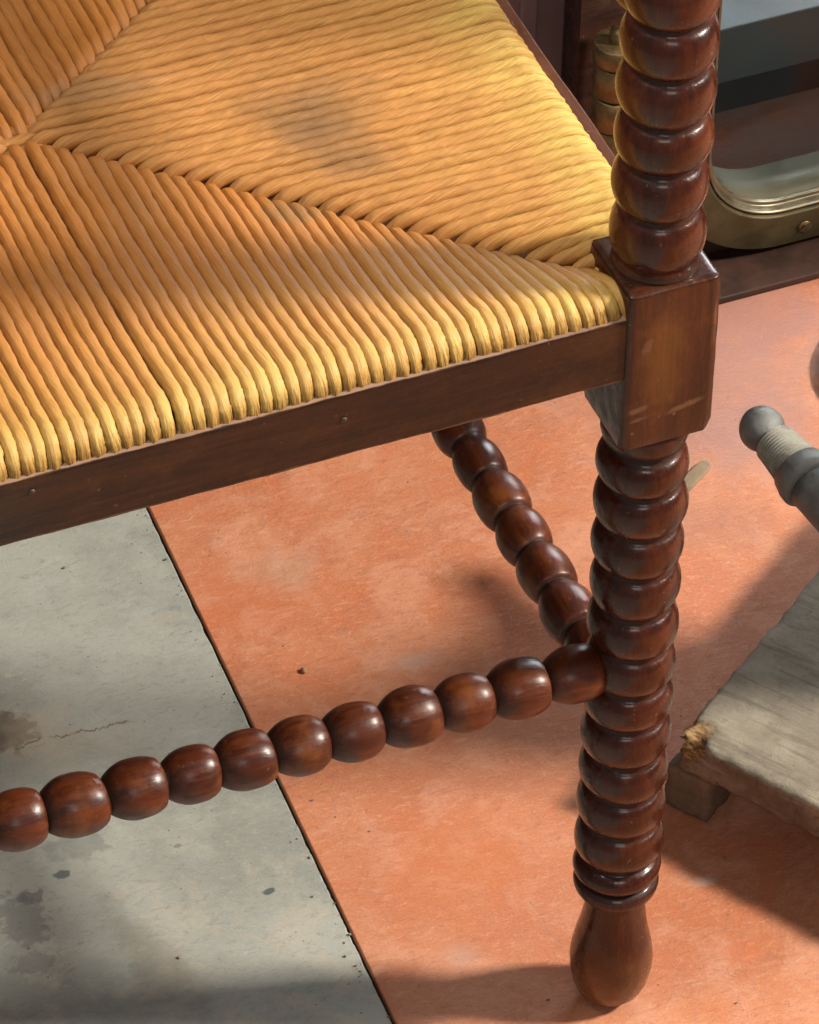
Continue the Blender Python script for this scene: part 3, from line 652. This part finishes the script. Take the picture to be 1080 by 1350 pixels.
pane = link('pane', box_me('pane', ix0 - .002, W1 - .024, .020, .0225, iz0 - .002, H1 - .026), M['glass'], win, smooth=False)
# wood panel with an opening
pn = loops('panel', [(-.000, .0005, .68, .66, .002, .0085), (-.000, .0005, .68, .66, .002, .030), (ox0 + .019, oz0 + .019, W1 - .019, H1 - .019, .056, .030), (ox0 + .019, oz0 + .019, W1 - .019, H1 - .019, .056, .0085), (-.000, .0005, .68, .66, .002, .0085)], M['panelwood'])
pn.data.attributes.new('dirt', 'FLOAT', 'POINT'); flat_norm(pn)
def screw(x, z, r=.0042):
    s = link('screw', lathe('screw', [(-.001, r * .8), (0, r), (.0007, r * .98), (.0010, r * .7), (.0011, .0001)], 28, .00005), M['hinge'], win, (x, -.0056, z), (R(90), 0, 0))
    link('slot', box_me('slot', -r * .85, r * .85, -.0004, .0004, .0010, .0014), M['black'], s, (0, 0, 0), (0, 0, R(38)), smooth=False)
screw(.3395 - .197, .0205); screw(.50 - .197, .0205); screw(.262 - .197, .16)
# hinge
hg = empty('hinge', (.0135, -.012, 0)); hg.parent = win
def barrel(z0, z1, r, m=M['hinge'], x=0, y=0):
    link('knuckle', lathe('knuckle', [(z0, .0005), (z0, r - .0008), (z0 + .0007, r), (z1 - .0008, r), (z1, r - .0008), (z1 + .0001, .0005)], 40, .0001), m, hg, (x, y, 0))
barrel(.1850, .1975, .0136); barrel(.1625, .1835, .0126); barrel(.140, .161, .0126); barrel(.1150, .1385, .0110); barrel(.090, .113, .0126); barrel(.060, .0885, .0126)
barrel(.10, .1845, .0060, x=.0175, y=-.004)
link('pin', lathe('pin', [(.05, .005), (.2, .005), (.205, .0045), (.206, .0002)], 24), M['hinge'], hg)
link('hinge_plate', box_me('hinge_plate', .020, .046, .0055, .0078, .06, .19, .0008), M['brass'], win, (0, 0, 0))
link('contact_shade_strip', box_me('contact_shade_strip', -.01, .66, -.030, .0083, .0004, .0052, .0012), M['footshade'], win)  # dark strip standing in for the contact shade under the frame
sb = link('light_blocker', box_me('light_blocker', .665, .685, -.31, .0, .0005, .95, .002), M['panelwood'], win); sb.data.attributes.new('dirt', 'FLOAT', 'POINT')  # unseen board, added to keep the key light off the window corner

# ------------------------------------------------------------ low grey green shelf seen through the pane
sh = empty('low_shelf', (.34, .60, 0)); tag(sh, 'low grey green painted shelf seen through the brass framed pane', 'shelf')
link('shelf_board', box_me('shelf_board', -.06, .9, 0, .45, .0396, .0800, .0015), M['teal'], sh, smooth=False)
link('kick_board', box_me('kick_board', -.05, .88, .02, .45, .0, .0394), M['black'], sh, smooth=False)

# ------------------------------------------------------------ mauve wall behind
wl = empty('wall', (0, .56, 0)); tag(wl, kind='structure'); 
link('wall_panel', box_me('wall_panel', -1.6, .165, .012, .05, .0, 1.2, .002), M['mauved'], wl, smooth=False)
link('pilaster', box_me('pilaster', .165, .245, .0, .05, .0, 1.2, .004), M['mauve'], wl, smooth=False)
link('moulding', box_me('moulding', .188, .198, -.004, .0, .0, 1.2, .0015), M['mauve'], wl, smooth=False)

# ------------------------------------------------------------ loose grit on the floor, stray fibres on the seat
rs = np.random.default_rng(21); bm = bmesh.new()
for k in range(480):
    if k < 200:
        tt = rs.uniform(-.15, .55); off = -abs(rs.normal(0, .004)) - .001; x = GA.x + gd.x * tt + gn.x * off; y = GA.y + gd.y * tt + gn.y * off
    else: x = rs.uniform(-.33, .42); y = rs.uniform(-.1, .52)
    r = .00022 + .00075 * rs.random() ** 5; v = bmesh.ops.create_icosphere(bm, subdivisions=1, radius=r)['verts']
    sx, sy, sz = rs.uniform(.6, 1.5), rs.uniform(.6, 1.2), rs.uniform(.4, .8)
    for q in v: q.co = Vector((x + q.co.x * sx * rs.uniform(.8, 1.2), y + q.co.y * sy, .0002 + r * .4 + q.co.z * sz))
me = bpy.data.meshes.new('grit'); bm.to_mesh(me); bm.free()
M['grit'] = simple('grit_mat', (.24, .20, .16), .9, var=.6, scale=300)
g_ = link('grit', me, M['grit'], None, smooth=False); tag(g_, kind='stuff'); g_['label'] = 'fine grit and dust crumbs scattered over the floor tiles'; g_['category'] = 'grit'
bm = bmesh.new()
for k in range(110):
    a = rs.uniform(-.23, .23); b = rs.uniform(-.19, .19)
    if k < 35: a = HX - .004 - rs.uniform(0, .006)
    elif k < 70: b = -HY + .003 + rs.uniform(0, .008)
    p = Vector((CX + a, CY + b, ZT + .0006 + .0035 * max(0, (max(abs(a) / HX, abs(b) / HY) - .8) / .2))); d = Vector((rs.normal(), rs.normal(), abs(rs.normal()) * .5 + .1)).normalized()
    L = rs.uniform(.0015, .005); w = .00010; pts = [p - d * .001 + Vector((0, 0, 0))]
    for q in range(4): d = (d + Vector(rs.normal(0, .28, 3))).normalized(); pts.append(pts[-1] + d * L / 4)
    side = d.cross(Vector((.3, .2, 1))).normalized() * w; up = Vector((0, 0, w)); prev = None
    for i_, q in enumerate(pts):
        f = 1 - i_ / 4.4; ring = [bm.verts.new(q + side * f), bm.verts.new(q - side * f * .5 + up * f), bm.verts.new(q - side * f * .5 - up * f)]
        if prev:
            for e in range(3): bm.faces.new((prev[e], prev[(e + 1) % 3], ring[(e + 1) % 3], ring[e]))
        prev = ring
me = bpy.data.meshes.new('stray_fibres'); bm.to_mesh(me); bm.free()
M['fibre'] = simple('fibre_mat', (.70, .50, .20), .6, var=.2)
f_ = link('stray_fibres', me, M['fibre'], seat, smooth=False); f_['kind'] = 'stuff'
